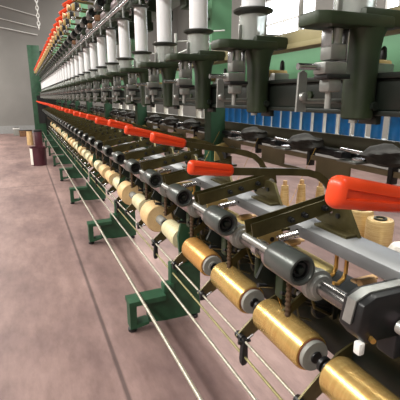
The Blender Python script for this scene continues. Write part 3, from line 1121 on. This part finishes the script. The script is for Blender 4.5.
# ------------------------------------------------------------------ behind the machine: shelf of blue and white bobbins, gold spools
sh = thing('bobbin_shelf', 'grey shelf standing behind the machine under the blue bobbins', 'shelf', (2.25, 0, 0))
MB().box(-0.10, 0.20, 0.6, 12.4, 1.17, 1.20, 0.003).build('board', 'dullsteel', sh)
for y in (0.9, 4.5, 8.2, 12.0):
    MB().box(0.02, 0.07, y, y + 0.05, 0, 1.17).build('leg', 'dgreen', sh)


def make_shelfbob(m, cat, group):
    t = thing('shelf_bobbin', 'x', cat, (2.2, 0, 1.2), group)
    MB().lathe([(0.020, 0.0), (0.040, 0.002), (0.040, 0.012), (0.037, 0.016), (0.037, 0.172), (0.040, 0.176), (0.040, 0.188), (0.02, 0.19)], seg=20).build('barrel', m, t)
    MB().cyl((0, 0, 0.186), (0, 0, 0.198), 0.018).build('core', 'white', t)
    return t


bb1 = make_shelfbob('blue', 'bobbin', 'blue bobbins on the rear shelf')
bb2 = make_shelfbob('paper', 'bobbin', 'white bobbins on the rear shelf')
index_kids()
for i in range(24):
    loc = (2.20, 1.30 + 0.152 * i, 1.2)
    lab = 'blue bobbin standing on the rear shelf, %s from the near end' % nth(i)
    if i == 0:
        bb1.location = loc; bb1['label'] = lab
    else:
        dup(bb1, loc, lab)
for i in range(34):
    loc = (2.36, 1.45 + 0.152 * i, 1.2) if i < 26 else (2.20, 5.15 + 0.7 * (i - 26), 1.2)
    lab = 'white bobbin on the rear shelf behind the blue ones, %s from the near end' % nth(i) if i < 26 else \
        'white bobbin in the front row of the rear shelf beyond the blue ones, %s along' % nth(i - 26)
    if i == 0:
        bb2.location = loc; bb2['label'] = lab
    else:
        dup(bb2, loc, lab)


def make_spool():
    t = thing('gold_spool', 'x', 'spool', (3.2, 2.9, 0), 'large gold spools on the floor')
    MB().lathe([(0.05, 0.0), (0.115, 0.0), (0.125, 0.015), (0.125, 0.36), (0.115, 0.385), (0.10, 0.39), (0.05, 0.38)], seg=32).build('thread_winding', 'goldz', t)
    MB().lathe([(0.045, 0.0), (0.06, 0.0), (0.06, 0.40), (0.045, 0.40), (0.045, 0.0)], seg=24).build('core', 'disc', t)
    return t


gs = make_spool()
index_kids()
for i, (x, y, w) in enumerate(((2.99, 2.64, 'the nearer of two, beside the white bundle'), (3.08, 2.97, 'the farther of two'))):
    lab = 'large gold spool standing behind the machine, ' + w
    if i == 0:
        gs.location = (x, y, 0); gs['label'] = lab
    else:
        dup(gs, (x, y, 0), lab)
wp = MB().lathe([(0.02, 0.0), (0.13, 0.0), (0.15, 0.08), (0.13, 0.22), (0.08, 0.30), (0.02, 0.32)], seg=18)
for v in wp.bm.verts:
    v.co += Vector((random.uniform(-.012, .012), random.uniform(-.012, .012), 0))
o = tag(wp.build('wrapped_bundle', 'paper'), 'crumpled white wrapped bundle beside the gold spools on the floor', 'bundle')
o.location = (2.80, 2.22, 0)


def make_cone():
    t = thing('gold_cone', 'x', 'cone', (3.5, 4.5, 0), 'gold thread cones on the floor')
    MB().lathe([(0.02, 0.0), (0.072, 0.0), (0.076, 0.02), (0.044, 0.42), (0.02, 0.425)], seg=24).build('thread_winding', 'goldz', t)
    MB().cyl((0, 0, 0.42), (0, 0, 0.48), 0.026).build('core', 'wood', t)
    return t


gc = make_cone()
index_kids()
for i, (x, y) in enumerate(((3.17, 4.07), (2.94, 4.11), (2.76, 4.20), (3.30, 3.87))):
    lab = 'slender gold thread cone standing on the floor behind the machine, ' + ('second from the right', 'third from the right', 'leftmost of the cones', 'rightmost of the cones')[i]
    if i == 0:
        gc.location = (x, y, 0); gc['label'] = lab
    else:
        dup(gc, (x, y, 0), lab)

# ------------------------------------------------------------------ far end of the aisle
cn = thing('waste_can', 'maroon waste can with a pale side standing at the far end of the feet', 'can', (0.215, 9.75, 0))
MB().lathe([(0.15, 0.0), (0.165, 0.0), (0.17, 0.39), (0.178, 0.395), (0.178, 0.41), (0.163, 0.41), (0.155, 0.02), (0.0, 0.02)], seg=32).build('can_body', 'maroon', cn)
pw = MB()
for i in range(9):
    a0 = radians(170 + i * 6); a1 = radians(170 + (i + 1) * 6)
    q = 0.1745
    pw.prism([(q * cos(a0), q * sin(a0)), (q * cos(a1), q * sin(a1)), ((q - 0.006) * cos(a1), (q - 0.006) * sin(a1)), ((q - 0.006) * cos(a0), (q - 0.006) * sin(a0))], 0.02, 0.385, 'XY')
pw.build('paper_wrap', 'paper', cn)
dc = thing('dark_box', 'dark upright box standing behind the maroon can', 'box', (0.26, 10.4, 0))
MB().box(-0.085, 0.085, -0.12, 0.12, 0, 0.72, 0.006).build('body', 'maroon', dc)
MB().box(-0.09, 0.09, -0.125, 0.125, 0.70, 0.74, 0.004).build('lid', 'black', dc)
sgo = thing('thread_spool', 'tall tan thread spool standing alone near the back wall', 'spool', (0.10, 14.05, 0))
MB().lathe([(0.05, 0), (0.09, 0.0), (0.095, 0.03), (0.085, 0.45), (0.05, 0.46)], seg=24).build('thread_winding', 'tan', sgo)
MB().lathe([(0.03, 0.45), (0.10, 0.455), (0.10, 0.48), (0.03, 0.48)], seg=24).build('top_flange', 'black', sgo)
for i, (x, y, w, h, m, lab) in enumerate(((-0.10, 17.4, 0.26, 0.22, 'brown', 'brown carton by the back wall left of the tan spool'),
                                          (-0.34, 17.9, 0.22, 0.30, 'grey', 'grey crate by the back wall, farthest left'))):
    t = thing('carton', lab, 'box', (x, y, 0))
    MB().box(-w / 2, w / 2, -0.2, 0.2, 0, h, 0.004).build('body', m, t)
    MB().box(-w / 2 - 0.01, w / 2 + 0.01, -0.21, 0.21, h - 0.05, h, 0.004).build('rim', 'white' if m == 'grey' else m, t)

for i, (za, zb, lab) in enumerate(((4.98, 4.70, 'highest thin white cable across the back wall'), (4.50, 4.26, 'middle thin white cable across the back wall'), (4.17, 3.97, 'lowest thin white cable across the back wall'))):
    tag(MB().tube([(-6.5, 18.84, za + (za - zb) * 4.4), (-0.45, 18.84, za), (0.85, 18.84, zb)], 0.018, 6).build('wall_cable', 'white'), lab, 'cable')
chn = MB()
for i in range(33):
    z = 6.35 - i * 0.095
    pts = []
    for k in range(13):
        a = 2 * pi * k / 12
        u, w = 0.034 * cos(a), 0.06 * sin(a)
        pts.append((u, 0, z + w) if i % 2 else (0, u, z + w))
    chn.tube(pts, 0.012, 5)
tag(chn.build('hanging_chain', 'white', None, (0.60, 12.3, 0)), 'pale chain hanging from the ceiling by the end frame', 'chain')

# a few gold threads rising from the front bobbins to the tension blocks
for i in range(4):
    y = 0.80 + P * (i + 1)
    tag(MB().tube([(0.905, y, 0.648), (0.80, y - 0.02, 0.90), (1.07, y + 0.06, 1.30)], 0.0012, 4).build('gold_thread', 'brass'),
        'single fine gold thread rising from the %s bobbin' % nth(i + 1), 'thread', 'fine gold threads')

# ------------------------------------------------------------------ world and camera
w = bpy.data.worlds.new('hall_world')
SC.world = w
w.use_nodes = True
bg = w.node_tree.nodes['Background']
bg.inputs['Color'].default_value = (0.9, 0.95, 1.0, 1)
bg.inputs['Strength'].default_value = 0.6

cam = bpy.data.cameras.new('camera')
co = bpy.data.objects.new('camera', cam)
COL.objects.link(co)
SC.camera = co
f = 400.0
vx, vy = 22.0, 97.0
cam.sensor_fit = 'HORIZONTAL'
cam.sensor_width = 36
cam.lens = 36 * f / 400
cam.clip_start = 0.02
pitch = math.atan2(200 - vy, f)
yaw = math.atan2(200 - vx, f / cos(pitch))
co.location = (0, 0, 1.5)
co.rotation_euler = (pi / 2 - pitch, 0, -yaw)

vs = SC.view_settings
SC.display_settings.display_device = 'sRGB'
vs.view_transform = 'Standard'
vs.look = 'None'
vs.exposure = 0.0
vs.gamma = 1.0
vs.use_curve_mapping = False
